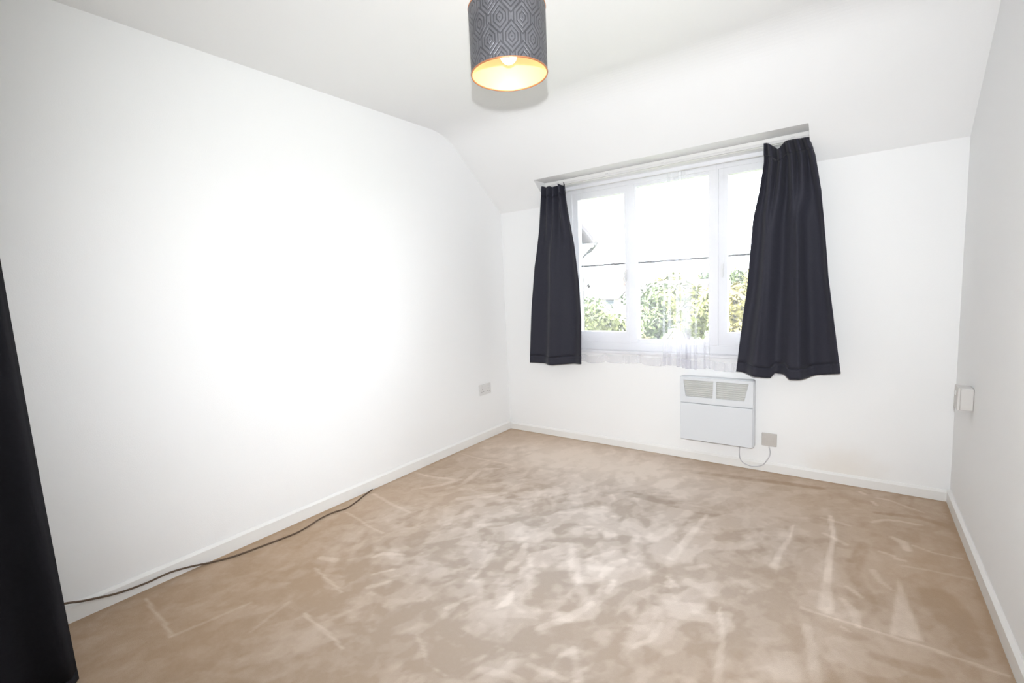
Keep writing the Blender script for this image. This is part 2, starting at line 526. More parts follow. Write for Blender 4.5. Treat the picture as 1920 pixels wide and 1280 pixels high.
nt.links.new(re.outputs[0], mm.inputs['Color1']); nt.links.new(rw.outputs[0], mm.inputs['Color2'])
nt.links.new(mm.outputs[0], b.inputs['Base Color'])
bp = nt.nodes.new('ShaderNodeBump'); bp.inputs['Strength'].default_value = 0.35; bp.inputs['Distance'].default_value = 0.004
nt.links.new(n2.outputs['Fac'], bp.inputs['Height']); nt.links.new(bp.outputs['Normal'], b.inputs['Normal'])
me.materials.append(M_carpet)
floor = bpy.data.objects.new('floor', me)
COL.objects.link(floor)
struct(floor, 'beige fitted carpet with pale brushed and trampled pile marks')
bm = bmesh.new(); box(bm, -T, W + T, YF - T, T, -0.25, -0.004)
struct(link('floor_slab', bm, M_wall))

# --- walls
bm = bmesh.new()
prism(bm, [(YF - T, -0.004), (T, -0.004), (T, 2.75), (YF - T, 2.75)], 'x', -T, 0.0)
struct(link('wall_left', bm, M_wall), 'plain white painted left wall')
bm = bmesh.new()
prism(bm, [(YF - T, -0.004), (T, -0.004), (T, 2.75), (YF - T, 2.75)], 'x', W, W + T)
struct(link('wall_right', bm, M_wall), 'plain white painted right wall')
# back wall around the window opening
bm = bmesh.new()
box(bm, 0, OX0, 0, T, -0.004, 2.30)
box(bm, OX1, W, 0, T, -0.004, 2.30)
box(bm, OX0, OX1, 0, T, -0.004, OZ0 - 0.02)
box(bm, OX0, OX1, 0, T, OZ1, 2.30)
struct(link('wall_back', bm, M_wall_back), 'white window wall with a faint brown stain low down')
# front wall behind the camera with a doorway
bm = bmesh.new()
DX0, DX1, DZ = 1.95, 2.73, 1.98
box(bm, 0, DX0, YF - T, YF, -0.004, 2.75)
box(bm, DX1, W, YF - T, YF, -0.004, 2.75)
box(bm, DX0, DX1, YF - T, YF, DZ, 2.75)
struct(link('wall_front', bm, M_wall))
# flat ceiling
bm = bmesh.new()
box(bm, 0, W, YF, -A - 0.14, H, H + 0.22)
struct(link('ceiling', bm, M_ceil), 'flat white ceiling')
# sloping ceiling, cut away over the window
TH = 0.30
bm = bmesh.new()
crease = []
for k in range(13):            # soft plastered crease between flat and slope
    t = k / 12
    y_ = (1 - t) ** 2 * (-A - 0.14) + 2 * t * (1 - t) * (-A) + t * t * (-A + 0.11)
    z_ = (1 - t) ** 2 * H + 2 * t * (1 - t) * H + t * t * slope_z(-A + 0.11)
    crease.append((y_, z_))
full = crease + [(0.0, H1), (0.0, H1 + TH), (-A, H + TH), (-A - 0.14, H + TH)]
prism(bm, full, 'x', 0, RX0)
prism(bm, full, 'x', RX1, W)
prism(bm, crease + [(RY, slope_z(RY)), (RY, slope_z(RY) + TH), (-A, H + TH), (-A - 0.14, H + TH)], 'x', RX0, RX1)
box(bm, RX0, RX1, RY, 0.0, RZ, RZ + 0.26)
struct(link('ceiling_slope', bm, M_ceil), 'sloping white ceiling cut away over the window')

# --- baseboards
def skirting(name, pts_profile, axis, a0, a1):
    bm = bmesh.new()
    prism(bm, pts_profile, axis, a0, a1)
    return struct(link(name, bm, M_gloss))
BH = 0.072; BT = 0.014
skirting('baseboard_left', [(0, 0), (BT, 0), (BT, BH - 0.012), (0.004, BH), (0, BH)], 'y', YF, -BT)
skirting('baseboard_right', [(W, 0), (W - BT, 0), (W - BT, BH - 0.012), (W - 0.004, BH), (W, BH)], 'y', YF, -BT)
BB = 0.060
skirting('baseboard_back', [(0, 0), (-BT, 0), (-BT, BB - 0.012), (-0.004, BB), (0, BB)], 'x', BT, W - BT)
skirting('baseboard_front', [(YF, 0), (YF + BT, 0), (YF + BT, BH), (YF, BH)], 'x', BT, DX0 - 0.06)

# --- door behind the camera
door = bpy.data.objects.new('door_1', None); COL.objects.link(door); door.location = (DX0, YF, 0)
struct(door)
link('door_leaf', bbox(0.03, DX1 - DX0 - 0.03, -0.06, -0.02, 0.006, DZ - 0.03, 0.003), M_gloss, door)
bm = bmesh.new()
box(bm, 0, 0.028, -0.12, 0.0, 0, DZ); box(bm, DX1 - DX0 - 0.028, DX1 - DX0, -0.12, 0.0, 0, DZ)
box(bm, 0.028, DX1 - DX0 - 0.028, -0.12, 0.0, DZ - 0.028, DZ)
link('door_frame', bm, M_gloss, door)
bm = bmesh.new(); tube(bm, [(0.10, -0.02, 1.0), (0.10, 0.04, 1.0), (0.20, 0.045, 1.0)], 0.009, 10)
link('door_handle', bm, M_steel, door)

# --- window
win = bpy.data.objects.new('window_1', None); COL.objects.link(win)
win.location = (0, 0, 0)
struct(win, 'white three-light casement window with thin glazing bars')
FY0, FY1 = 0.05, 0.12
bm = bmesh.new()
box(bm, OX0, 0.655, FY0, FY1, OZ0, OZ1)
box(bm, 2.155, OX1, FY0, FY1, OZ0, OZ1)
box(bm, 0.655, 2.155, FY0, FY1, 1.935, OZ1)
box(bm, 0.655, 2.155, FY0, FY1, OZ0, 0.79)
link('window_frame', bm, M_frame, win)
link('mullion', bbox(1.108, 1.166, FY0, FY1, 0.79, 1.935, 0.003), M_frame, win)
link('mullion', bbox(1.668, 1.727, FY0, FY1, 0.79, 1.935, 0.003), M_frame, win)


def light(x0, x1, gx0, gx1, gz0, gz1, z0, z1, y0, y1, bar):
    bm = bmesh.new()
    box(bm, x0, gx0, y0, y1, z0, z1); box(bm, gx1, x1, y0, y1, z0, z1)
    box(bm, gx0, gx1, y0, y1, z0, gz0); box(bm, gx0, gx1, y0, y1, gz1, z1)
    s = link('sash', bm, M_frame, win)
    yg = (y0 + y1) / 2 + 0.012
    link('pane', bbox(gx0, gx1, yg - 0.002, yg + 0.002, gz0, bar - 0.007), M_glass, s)
    link('pane', bbox(gx0, gx1, yg - 0.002, yg + 0.002, bar + 0.007, gz1), M_glass, s)
    link('glazing_bar', bbox(gx0, gx1, yg - 0.006, yg + 0.006, bar - 0.007, bar + 0.007), M_bar, s)
    return s


M_bar = mat('grey_glazing_bar', (0.10, 0.10, 0.10), rough=0.5)
s1 = light(0.655, 1.108, 0.702, 1.078, 0.872, 1.887, 0.79, 1.935, 0.06, 0.11, 1.381)
s2 = light(1.166, 1.668, 1.170, 1.664, 0.818, 1.915, 0.79, 1.935, 0.062, 0.112, 1.378)
s3 = light(1.727, 2.155, 1.782, 2.108, 0.877, 1.893, 0.79, 1.935, 0.06, 0.11, 1.381)
# casement stay and catch on the opening lights
for s, x, sgn in ((s1, 1.085, 1), (s3, 1.752, -1)):
    bm = bmesh.new()
    box(bm, x - 0.008, x + 0.008, 0.045, 0.06, 1.25, 1.33)
    box(bm, x - 0.006, x + 0.006, 0.030, 0.045, 1.24, 1.30)
    link('catch', bm, M_plastic, s)
# sill board
sill = link('window_sill', bbox(OX0 + 0.001, OX1 - 0.001, -0.018, FY0 + 0.02, OZ0 - 0.019, OZ0 - 0.0005, 0.003), M_frame, win)
# outer sill
link('outer_sill', bbox(OX0 + 0.002, OX1 - 0.002, FY1, T + 0.05, OZ0 - 0.02, OZ0 + 0.002, 0.004), M_frame, win)
# batten over the window, under the soffit of the recess
tb = link('trim_1', bbox(RX0 + 0.002, RX1 - 0.002, -0.055, 0.0, 1.990, RZ - 0.001, 0.002), M_gloss)
struct(tb, 'white batten board above the window')

# ------------------------------------------------------------------ curtains
def curtain(name, label, left, right, bottom, ztop, y0, folds, amp_top, amp_bot, seed, m, top_wave=0.012, axis='x'):
    """left/right: [(z, x)...] descending z; bottom: [(u, z)...]; folds = (count at the heading, count at the hem)"""
    rs = random.Random(seed)
    root = thing(name, label, 'curtain', (0, 0, 0))
    nu, nv = 121, 60
    ph = [rs.uniform(0, 6.28) for _ in range(6)]

    def pt(u, v):
        zb = float(np.interp(u, [b[0] for b in bottom], [b[1] for b in bottom]))
        zt = ztop(u)
        z = zt + (zb - zt) * v
        x = interp(left, z) * (1 - u) + interp(right, z) * u
        a = amp_top + (amp_bot - amp_top) * min(1, v * 1.6)
        k = min(1.0, v / 0.35)
        f0 = math.sin(2 * math.pi * folds[0] * u + ph[0])
        f1 = math.sin(2 * math.pi * folds[1] * u + ph[1] + 0.5 * math.sin(3 * v + ph[2]))
        f2 = 0.16 * math.sin(2 * math.pi * (folds[1] * 2.3) * u + ph[3] + v)
        y = y0 - a * ((1 - k) * f0 + k * (0.75 * f1 + f2))
        x += 0.25 * a * math.cos(2 * math.pi * folds[1] * u + ph[1]) * k
        return (x, y, z)

    def sheet(pname, v0, v1, rows, off=0.0, thick=0.003):
        bm = bmesh.new()
        g = [[bm.verts.new(pt(i / (nu - 1), v0 + (v1 - v0) * j / rows)) for i in range(nu)] for j in range(rows + 1)]
        for j in range(rows):
            for i in range(nu - 1):
                bm.faces.new((g[j][i], g[j][i + 1], g[j + 1][i + 1], g[j + 1][i]))
        o = link(pname, bm, m, root, smooth=True)
        md = o.modifiers.new('thickness', 'SOLIDIFY')
        md.thickness = thick
        md.offset = 0.0
        return o
    sheet('heading', 0.0, 0.05, 6, thick=0.006)
    sheet('panel', 0.05, 0.955, nv)
    sheet('hem', 0.955, 1.0, 4, thick=0.008)
    return root


YC = -0.105
lefL = [(2.01, 0.497), (1.683, 0.452), (1.397, 0.394), (1.057, 0.352), (0.60, 0.312)]
lefR = [(2.01, 0.690), (1.81, 0.713), (1.531, 0.757), (1.252, 0.784), (0.971, 0.793), (0.60, 0.780)]
curtain('curtain', 'narrow charcoal curtain gathered at the left side of the window',
        lefL, lefR, [(0, 0.622), (0.5, 0.618), (1, 0.638)],
        lambda u: 1.990 + 0.008 * math.sin(19 * u + 1) - 0.030 * math.exp(-((u - 0.42) / 0.07) ** 2), YC,
        (4.0, 1.6), 0.022, 0.036, 3, M_navy)
rigL = [(2.01, 2.010), (1.894, 2.012), (1.731, 1.990), (1.58, 1.960), (1.361, 1.944), (1.168, 1.930), (0.972, 1.905), (0.60, 1.865)]
rigR = [(2.01, 2.222), (1.889, 2.262), (1.684, 2.296), (1.419, 2.322), (1.212, 2.340), (1.033, 2.364), (0.60, 2.418)]
curtain('curtain', 'wide charcoal curtain hanging at the right side of the window',
        rigL, rigR, [(0, 0.648), (0.2, 0.630), (0.36, 0.620), (0.39, 0.648), (0.47, 0.650), (0.52, 0.624), (0.7, 0.632), (0.8, 0.656), (1, 0.682)],
        lambda u: 2.000 + 0.006 * math.sin(31 * u) - 0.042 * math.exp(-((u - 0.30) / 0.13) ** 2) - 0.012 * u, YC,
        (5.0, 2.6), 0.024, 0.042, 12, M_navy)

# curtain rail under the front of the batten
rail = thing('curtain_rail', 'thin white curtain rail fixed to the batten above the window', 'curtain rail', (0, 0, 0))
link('track', bbox(RX0 + 0.01, RX1 - 0.01, -0.075, -0.060, 1.993, 2.009, 0.002), M_plastic, rail)
for bx in (0.60, 1.0, 1.4, 1.8, 2.15):
    link('bracket', bbox(bx - 0.01, bx + 0.01, -0.062, -0.0552, 1.996, 2.018, 0.001), M_plastic, rail)

# ------------------------------------------------------------------ net curtain
net = thing('net_curtain', 'sheer white net curtain with a scalloped lace hem over the window', 'net curtain', (0, 0, 0))


def net_pt(x, v):
    # drawn together towards the middle-right of the window
    g = math.exp(-((x - 1.49 - 0.04 * v) / (0.06 + 0.09 * v)) ** 4) + 0.35 * math.exp(-((x - 1.17) / 0.05) ** 2) * v \
        + 0.35 * math.exp(-((x - 1.76) / 0.05) ** 2)
    y = -0.045 + 0.008 * math.sin(x * 42) * (0.35 + 0.65 * v) + 0.012 * g * math.cos(x * 150) \
        + 0.005 * math.sin(x * 17 + 2 * v)
    xx = x + 0.012 * math.sin(x * 42 + 1.3) * v + 0.026 * g * math.sin(x * 150)
    sc = 0.014 * abs(math.sin(x * 13.0)) + 0.010 * math.sin(x * 3.1 + 1)
    zb = 0.650 - sc
    return (xx, y, 1.945 + (zb - 1.945) * v)


def net_sheet(name, v0, v1, rows, m):
    bm = bmesh.new()
    n = 820
    g = [[bm.verts.new(net_pt(0.615 + (2.19 - 0.615) * i / n, v0 + (v1 - v0) * j / rows)) for i in range(n + 1)] for j in range(rows + 1)]
    for j in range(rows):
        for i in range(n):
            bm.faces.new((g[j][i], g[j][i + 1], g[j + 1][i + 1], g[j + 1][i]))
    return link(name, bm, m, net, smooth=True)


net_sheet('heading', 0.0, 0.02, 1, M_net)
net_sheet('sheet', 0.02, 0.955, 12, M_net)
net_sheet('lace_hem', 0.955, 1.0, 3, M_lace)
wire = thing('net_wire', 'thin white wire holding the net curtain across the window head', 'curtain wire', (0, 0, 0))
bm = bmesh.new(); tube(bm, [(0.602, -0.045, 1.948), (2.200, -0.045, 1.948)], 0.003, 8)
link('wire', bm, M_plastic, wire)
for hx in (0.604, 2.198):
    bm = bmesh.new(); tube(bm, [(hx, -0.047, 1.948), (hx, 0.0495, 1.948)], 0.0025, 6)
    link('hook', bm, M_steel, wire)

# ------------------------------------------------------------------ foreground curtain at the left
fc = thing('curtain', 'tall black floor-length curtain at the left edge in the foreground', 'curtain', (0.44, -3.034, 0))


def fore_pt(u, v):
    # u: from the room-side edge back towards the wall behind the camera, v: top to floor
    z = 2.18 * (1 - v) + 0.004
    y = -u * 0.80 + 0.030 * v * v
    x = 0.014 * math.sin(u * 30 + 0.6) * (0.6 + 0.4 * v) + 0.010 * math.sin(u * 11) - 0.05 * math.exp(-(u / 0.02) ** 2) * (1 - 0.4 * v)
    return (x, y, z)


for pname, v0, v1, rows, th in (('heading', 0, 0.04, 3, 0.006), ('panel', 0.04, 0.985, 30, 0.003), ('hem', 0.985, 1.0, 3, 0.004)):
    bm = bmesh.new()
    n = 120
    g = [[bm.verts.new(fore_pt(i / n, v0 + (v1 - v0) * j / rows)) for i in range(n + 1)] for j in range(rows + 1)]
    for j in range(rows):
        for i in range(n):
            bm.faces.new((g[j][i], g[j][i + 1], g[j + 1][i + 1], g[j + 1][i]))
    o = link(pname, bm, M_black, fc, smooth=True)
    md = o.modifiers.new('thickness', 'SOLIDIFY'); md.thickness = th; md.offset = 0.0
fr_ = thing('clothes_rail', 'steel rail carrying the tall black foreground curtain', 'rail', (0.44, -3.02, 2.20))
bm = bmesh.new(); tube(bm, [(0, 0.03, 0), (0, YF + 3.02 + 0.001, 0)], 0.011, 12); link('rail', bm, M_steel, fr_)
bm = bmesh.new(); tube(bm, [(0, 0.0, 0.0), (0, 0.0, 0.174)], 0.006, 10); link('hanger', bm, M_steel, fr_)

# ------------------------------------------------------------------ pendant lamp
LX, LY, LZ, LR, LH = 1.468, -1.867, 1.967, 0.133, 0.212
M_shade = bpy.data.materials.new('silver_damask_shade')
M_shade.use_nodes = True
nt = M_shade.node_tree
b = nt.nodes['Principled BSDF']
b.inputs['Roughness'].default_value = 0.46
b.inputs['Metallic'].default_value = 0.55
b.inputs['Specular IOR Level'].default_value = 0.5
tc = nt.nodes.new('ShaderNodeTexCoord')
uvn = nt.nodes.new('ShaderNodeUVMap'); uvn.uv_map = 'UVMap'


def nmath(op, a, bb=None, clamp=False):
    n = nt.nodes.new('ShaderNodeMath'); n.operation = op; n.use_clamp = clamp
    for k, v in enumerate((a, bb)):
        if v is None:
            continue
        if isinstance(v, (int, float)):
            n.inputs[k].default_value = v
        else:
            nt.links.new(v, n.inputs[k])
    return n.outputs[0]


sx = nt.nodes.new('ShaderNodeSeparateXYZ'); nt.links.new(uvn.outputs['UV'], sx.inputs[0])


# interlocking stretched hexagons: distance to the nearest hexagon centre of two staggered grids
def hexd(offx, offy):
    fx = nmath('ABSOLUTE', nmath('SUBTRACT', nmath('FRACT', nmath('ADD', sx.outputs['X'], offx)), 0.5))
    fy = nmath('ABSOLUTE', nmath('SUBTRACT', nmath('FRACT', nmath('ADD', sx.outputs['Y'], offy)), 0.5))
    d1 = nmath('MULTIPLY', fx, 2.0)
    d2 = nmath('ADD', fx, nmath('MULTIPLY', fy, 1.5))
    return nmath('MAXIMUM', d1, nmath('MULTIPLY', d2, 1.28))


hx = nmath('MINIMUM', hexd(0.0, 0.0), hexd(0.5, 0.5))
rings_ = nmath('ABSOLUTE', nmath('SINE', nmath('MULTIPLY', hx, 12.0)))
st = nmath('MULTIPLY', nmath('SUBTRACT', rings_, 0.40), 4.0, clamp=True)
vn = nt.nodes.new('ShaderNodeTexNoise'); vn.inputs['Scale'].default_value = 35; vn.inputs['Detail'].default_value = 5
nt.links.new(tc.outputs['Object'], vn.inputs['Vector'])
mx = nt.nodes.new('ShaderNodeMixRGB')
mx.inputs['Color1'].default_value = (0.12, 0.12, 0.132, 1); mx.inputs['Color2'].default_value = (0.215, 0.215, 0.235, 1)
nt.links.new(st, mx.inputs['Fac'])
mx2 = nt.nodes.new('ShaderNodeMixRGB'); mx2.blend_type = 'MULTIPLY'; mx2.inputs['Fac'].default_value = 0.5
nt.links.new(mx.outputs[0], mx2.inputs['Color1']); nt.links.new(vn.outputs['Fac'], mx2.inputs['Color2'])
nt.links.new(mx2.outputs[0], b.inputs['Base Color'])
bp = nt.nodes.new('ShaderNodeBump'); bp.inputs['Strength'].default_value = 0.5; bp.inputs['Distance'].default_value = 0.002
nt.links.new(st, bp.inputs['Height']); nt.links.new(bp.outputs['Normal'], b.inputs['Normal'])

M_lining = mat('copper_gold_lining', (0.84, 0.56, 0.33), rough=0.45, metal=0.3, spec=0.4, noise=(20, 0.05))
M_rim = mat('copper_rim', (0.55, 0.24, 0.12), rough=0.4, metal=0.6)
M_bulb = mat('lit_bulb', (1, 1, 1), rough=0.3, emit=((1.0, 0.86, 0.62), 6.0))

lamp = thing('pendant_lamp', 'drum pendant lamp with silver-grey patterned shade and glowing copper lining', 'ceiling lamp', (LX, LY, H))
z0 = LZ - H
n = 96
bm = bmesh.new()
rings = lathe(bm, [(LR, z0), (LR, z0 + LH)], n=n)
uvl = bm.loops.layers.uv.new('UVMap')
vi = {}
for j, rg in enumerate(rings):
    for k, v in enumerate(rg):
        vi[v] = (k, j)
for f in bm.faces:
    ks = [vi[l.vert][0] for l in f.loops]
    wrap = max(ks) - min(ks) > 2
    for l in f.loops:
        k, j = vi[l.vert]
        if wrap and k == 0:
            k = n
        l[uvl].uv = (k / n * 11.0, j * 1.75)
sh = link('shade', bm, M_shade, lamp, smooth=True)
bm = bmesh.new(); lathe(bm, [(LR - 0.0025, z0 + 0.001), (LR - 0.0025, z0 + LH - 0.001)], n=n)
link('lining', bm, M_lining, sh, smooth=True)
for zz in (z0, z0 + LH):
    bm = bmesh.new()
    for k in range(n):
        pass
    ring = [(LX * 0 + (LR - 0.001) * math.cos(2 * math.pi * k / n), (LR - 0.001) * math.sin(2 * math.pi * k / n), zz) for k in range(n + 1)]
    tube(bm, ring, 0.0028, 8, cap=False)
    link('rim', bm, M_rim, sh, smooth=True)
# spider ring, lampholder, flex, ceiling rose
bm = bmesh.new()
zs = z0 + 0.135
for k in range(3):
    a = 2 * math.pi * k / 3 + 0.4
    tube(bm, [(0.022 * math.cos(a), 0.022 * math.sin(a), zs), ((LR - 0.003) * math.cos(a), (LR - 0.003) * math.sin(a), zs)], 0.002, 6)
tube(bm, [(0.022 * math.cos(2 * math.pi * k / 24), 0.022 * math.sin(2 * math.pi * k / 24), zs) for k in range(25)], 0.002, 6, cap=False)
link('spider', bm, M_plastic, lamp)
bm = bmesh.new(); lathe(bm, [(0.0, zs + 0.03), (0.012, zs + 0.03), (0.018, zs + 0.01), (0.020, zs - 0.03), (0.0, zs - 0.03)], n=24)
link('lampholder', bm, M_plastic, lamp, smooth=True)
bm = bmesh.new(); tube(bm, [(0, 0, zs + 0.028), (0, 0, -0.02)], 0.0035, 8); link('flex', bm, M_flex, lamp)
bm = bmesh.new(); lathe(bm, [(0.0, -0.026), (0.012, -0.026), (0.036, -0.018), (0.040, 0.0), (0.0, 0.0)], n=32)
link('ceiling_rose', bm, M_plastic, lamp, smooth=True)
bm = bmesh.new()
zb = zs - 0.03
prof = [(0.012, zb), (0.013, zb - 0.012)]
for k in range(13):
    a = math.pi * (0.18 + 0.82 * k / 12)
    prof.append((max(0.0005, 0.030 * math.sin(a)), zb - 0.040 + 0.030 * math.cos(a)))
lathe(bm, prof, n=28)
link('bulb', bm, M_bulb, lamp, smooth=True)
bl = bpy.data.lights.new('bulb_light', 'POINT'); bl.energy = 0.9; bl.color = (1.0, 0.80, 0.56); bl.shadow_soft_size = 0.028
bo = bpy.data.objects.new('bulb_light', bl); COL.objects.link(bo); bo.location = (LX, LY, H + zb - 0.085)

# ------------------------------------------------------------------ panel heater
HX0, HX1, HZ0, HZ1 = 1.512, 1.968, 0.157, 0.592
hy0, hy1 = -0.085, -0.012
ht = thing('panel_heater', 'white wall-mounted electric panel heater under the window', 'heater', (HX0, 0, HZ0))
hw, hh = HX1 - HX0, HZ1 - HZ0
link('casing', bbox(0, hw, hy0 + 0.012, hy1, 0, hh, 0.010, 3), M_heater, ht)
# upper front fascia with two trapezoid vents
gz1, gz0 = 0.570 - HZ0, 0.459 - HZ0
lo = 0.418 - HZ0
bm = bmesh.new()
def q(pts):
    prism(bm, pts, 'y', hy0, hy0 + 0.012)
a0, a1, a2, a3 = 0.024, 0.217, 0.235, hw - 0.030     # vent tops
b0, b1, b2, b3 = 0.041, 0.212, 0.235, hw - 0.054     # vent bottoms
q([(0.004, gz1), (hw - 0.004, gz1), (hw - 0.004, hh - 0.004), (0.004, hh - 0.004)])
q([(0.004, lo), (hw - 0.004, lo), (hw - 0.004, gz0), (0.004, gz0)])
q([(0.004, gz0), (b0, gz0), (a0, gz1), (0.004, gz1)])
q([(b1, gz0), (b2, gz0), (a2, gz1), (a1, gz1)])
q([(b3, gz0), (hw - 0.004, gz0), (hw - 0.004, gz1), (a3, gz1)])
link('fascia', bm, M_heater, ht)
for (ta, tb_, ba, bb_) in ((a0, a1, b0, b1), (a2, a3, b2, b3)):
    bm = bmesh.new()
    prism(bm, [(ba, gz0), (bb_, gz0), (tb_, gz1), (ta, gz1)], 'y', hy0 + 0.0095, hy0 + 0.0118)
    g = link('vent', bm, M_grille_dark, ht)
    ns = 8
    for k in range(ns):
        t = (k + 0.5) / ns
        z = gz0 + (gz1 - gz0) * t
        xa = ba + (ta - ba) * t; xb = bb_ + (tb_ - bb_) * t
        bm = bmesh.new()
        prism(bm, [(hy0 + 0.002, z - 0.0045), (hy0 + 0.0095, z - 0.001), (hy0 + 0.0095, z + 0.002), (hy0 + 0.002, z - 0.0015)], 'x', xa, xb)
        link('slat', bm, M_grille, g)
link('front_panel', bbox(0.006, hw - 0.006, hy0 - 0.004, hy0 + 0.0118, 0.004, lo - 0.004, 0.003), M_heater, ht)
for x in (0.09, hw - 0.09):
    link('bracket', bbox(x - 0.02, x + 0.02, hy1, -0.0005, 0.08, hh - 0.08), M_steel, ht)

# its flex looping to the fused spur
bm = bmesh.new()
tube(bm, spline([(1.884, -0.045, 0.160), (1.878, -0.032, 0.110), (1.882, -0.026, 0.062), (1.905, -0.024, 0.034), (1.955, -0.023, 0.022),
                 (2.008, -0.023, 0.040), (2.042, -0.022, 0.086), (2.053, -0.016, 0.125), (2.046, -0.012, 0.165)], 8), 0.0032, 8)
tag(link('heater_flex', bm, M_flex, smooth=True), 'thin white flex looping from the heater down to the wall spur', 'cable')

# fused spur plate
sp_ = thing('fused_spur', 'small greyish fused spur plate on the wall beside the heater', 'switch', (2.003, 0, 0.166))
link('plate', bbox(0, 0.085, -0.011, -0.0005, 0, 0.084, 0.004), M_plastic2, sp_)
link('fuse_carrier', bbox(0.018, 0.040, -0.0135, -0.0105, 0.028, 0.058, 0.001), M_plastic2, sp_)
link('switch_rocker', bbox(0.050, 0.066, -0.0145, -0.0105, 0.030, 0.056, 0.001), M_plastic2, sp_)


# double socket on the left wall (plate in the y-z plane, front towards +x)
def double_socket(name, label, m, loc, depth=0.011):
    s = thing(name, label, 'socket', loc)
    link('plate', bbox(0.0005, depth, 0, 0.147, 0, 0.087, 0.004), m, s)
    for yy in (0.037, 0.110):
        link('switch_rocker', bbox(depth - 0.001, depth + 0.003, yy - 0.007, yy + 0.007, 0.060, 0.078, 0.001), M_plastic, s)
        for dy, dz, w, h in ((0, 0.047, 0.004, 0.008), (-0.011, 0.025, 0.006, 0.004), (0.011, 0.025, 0.006, 0.004)):
            link('pin_slot', bbox(depth - 0.002, depth + 0.0004, yy + dy - w / 2, yy + dy + w / 2, dz - h / 2, dz + h / 2), M_slot, s)
    return s


double_socket('wall_socket', 'white double socket on the left wall near the corner', M_plastic, (0.0, -0.409, 0.376))

M_boxp = mat('off_white_plastic', (0.64, 0.62, 0.60), rough=0.45)
# surface box on the right wall by the corner
bxo = thing('wall_box', 'white surface-mounted socket box on the right wall by the corner', 'socket', (W, -0.47, 0.60))
link('box', bbox(-0.045, -0.0005, 0, 0.087, 0, 0.100, 0.004), M_boxp, bxo)
link('plate', bbox(-0.054, -0.0445, -0.002, 0.089, -0.002, 0.102, 0.003), M_boxp, bxo)
link('switch_rocker', bbox(-0.058, -0.0535, 0.036, 0.052, 0.062, 0.082, 0.001), M_plastic, bxo)

# ------------------------------------------------------------------ brown cord along the left wall
bm = bmesh.new()
R_ = 0.0042
cp = [(0.080, -3.30, R_), (0.060, -3.12, 0.075), (0.030, -2.985, 0.098), (0.020, -2.90, 0.070), (0.020, -2.80, 0.043), (0.020, -2.70, 0.033),
      (0.020, -2.61, 0.034), (0.021, -2.53, 0.020), (0.034, -2.455, R_ + 0.001), (0.076, -2.365, R_ + 0.001), (0.103, -2.225, R_ + 0.001), (0.124, -2.096, R_ + 0.001),
      (0.116, -2.017, R_ + 0.001), (0.090, -1.922, R_ + 0.001), (0.087, -1.837, R_ + 0.001), (0.106, -1.763, R_ + 0.001), (0.084, -1.681, R_ + 0.001),
      (0.046, -1.590, R_ + 0.001), (0.020, -1.515, R_ + 0.001)]
tube(bm, spline(cp, 8), R_, 8)
tag(link('power_cord', bm, M_cord, smooth=True), 'dark brown cord lying on the carpet along the left skirting', 'cord')

# ------------------------------------------------------------------ outside
M_grass = mat('lawn', (0.075, 0.095, 0.045), rough=0.9, noise=(0.6, 0.35))
GZ = -2.7
n = 60
bm = bmesh.new()
g = []
for j in range(n + 1):
    row = []
    for i in range(n + 1):
        x = -110 + 160 * i / n
        y = 0.6 + 180 * (j / n) ** 1.5
        t = min(1, max(0, (y - 22) / 110)); t = t * t * (3 - 2 * t)
        z = GZ + 6.2 * t * (1 + 0.15 * math.sin(x * 0.06)) + 0.3 * math.sin(x * 0.3) * math.sin(y * 0.2) * min(1, y / 40)
        row.append(bm.verts.new((x, y, z)))
    g.append(row)
for j in range(n):
    for i in range(n):
        bm.faces.new((g[j][i], g[j][i + 1], g[j + 1][i + 1], g[j + 1][i]))
struct(link('ground', bm, M_grass, smooth=True), 'green gardens and hillside outside the window')

M_leafs = []
for k, c in enumerate(((0.110, 0.122, 0.040), (0.075, 0.100, 0.042), (0.150, 0.132, 0.038), (0.06, 0.085, 0.05))):
    M_leafs.append(mat('leaf_%d' % k, c, rough=0.6, noise=(3, 0.35)))
M_bark = mat('bark', (0.10, 0.07, 0.05), rough=0.9)


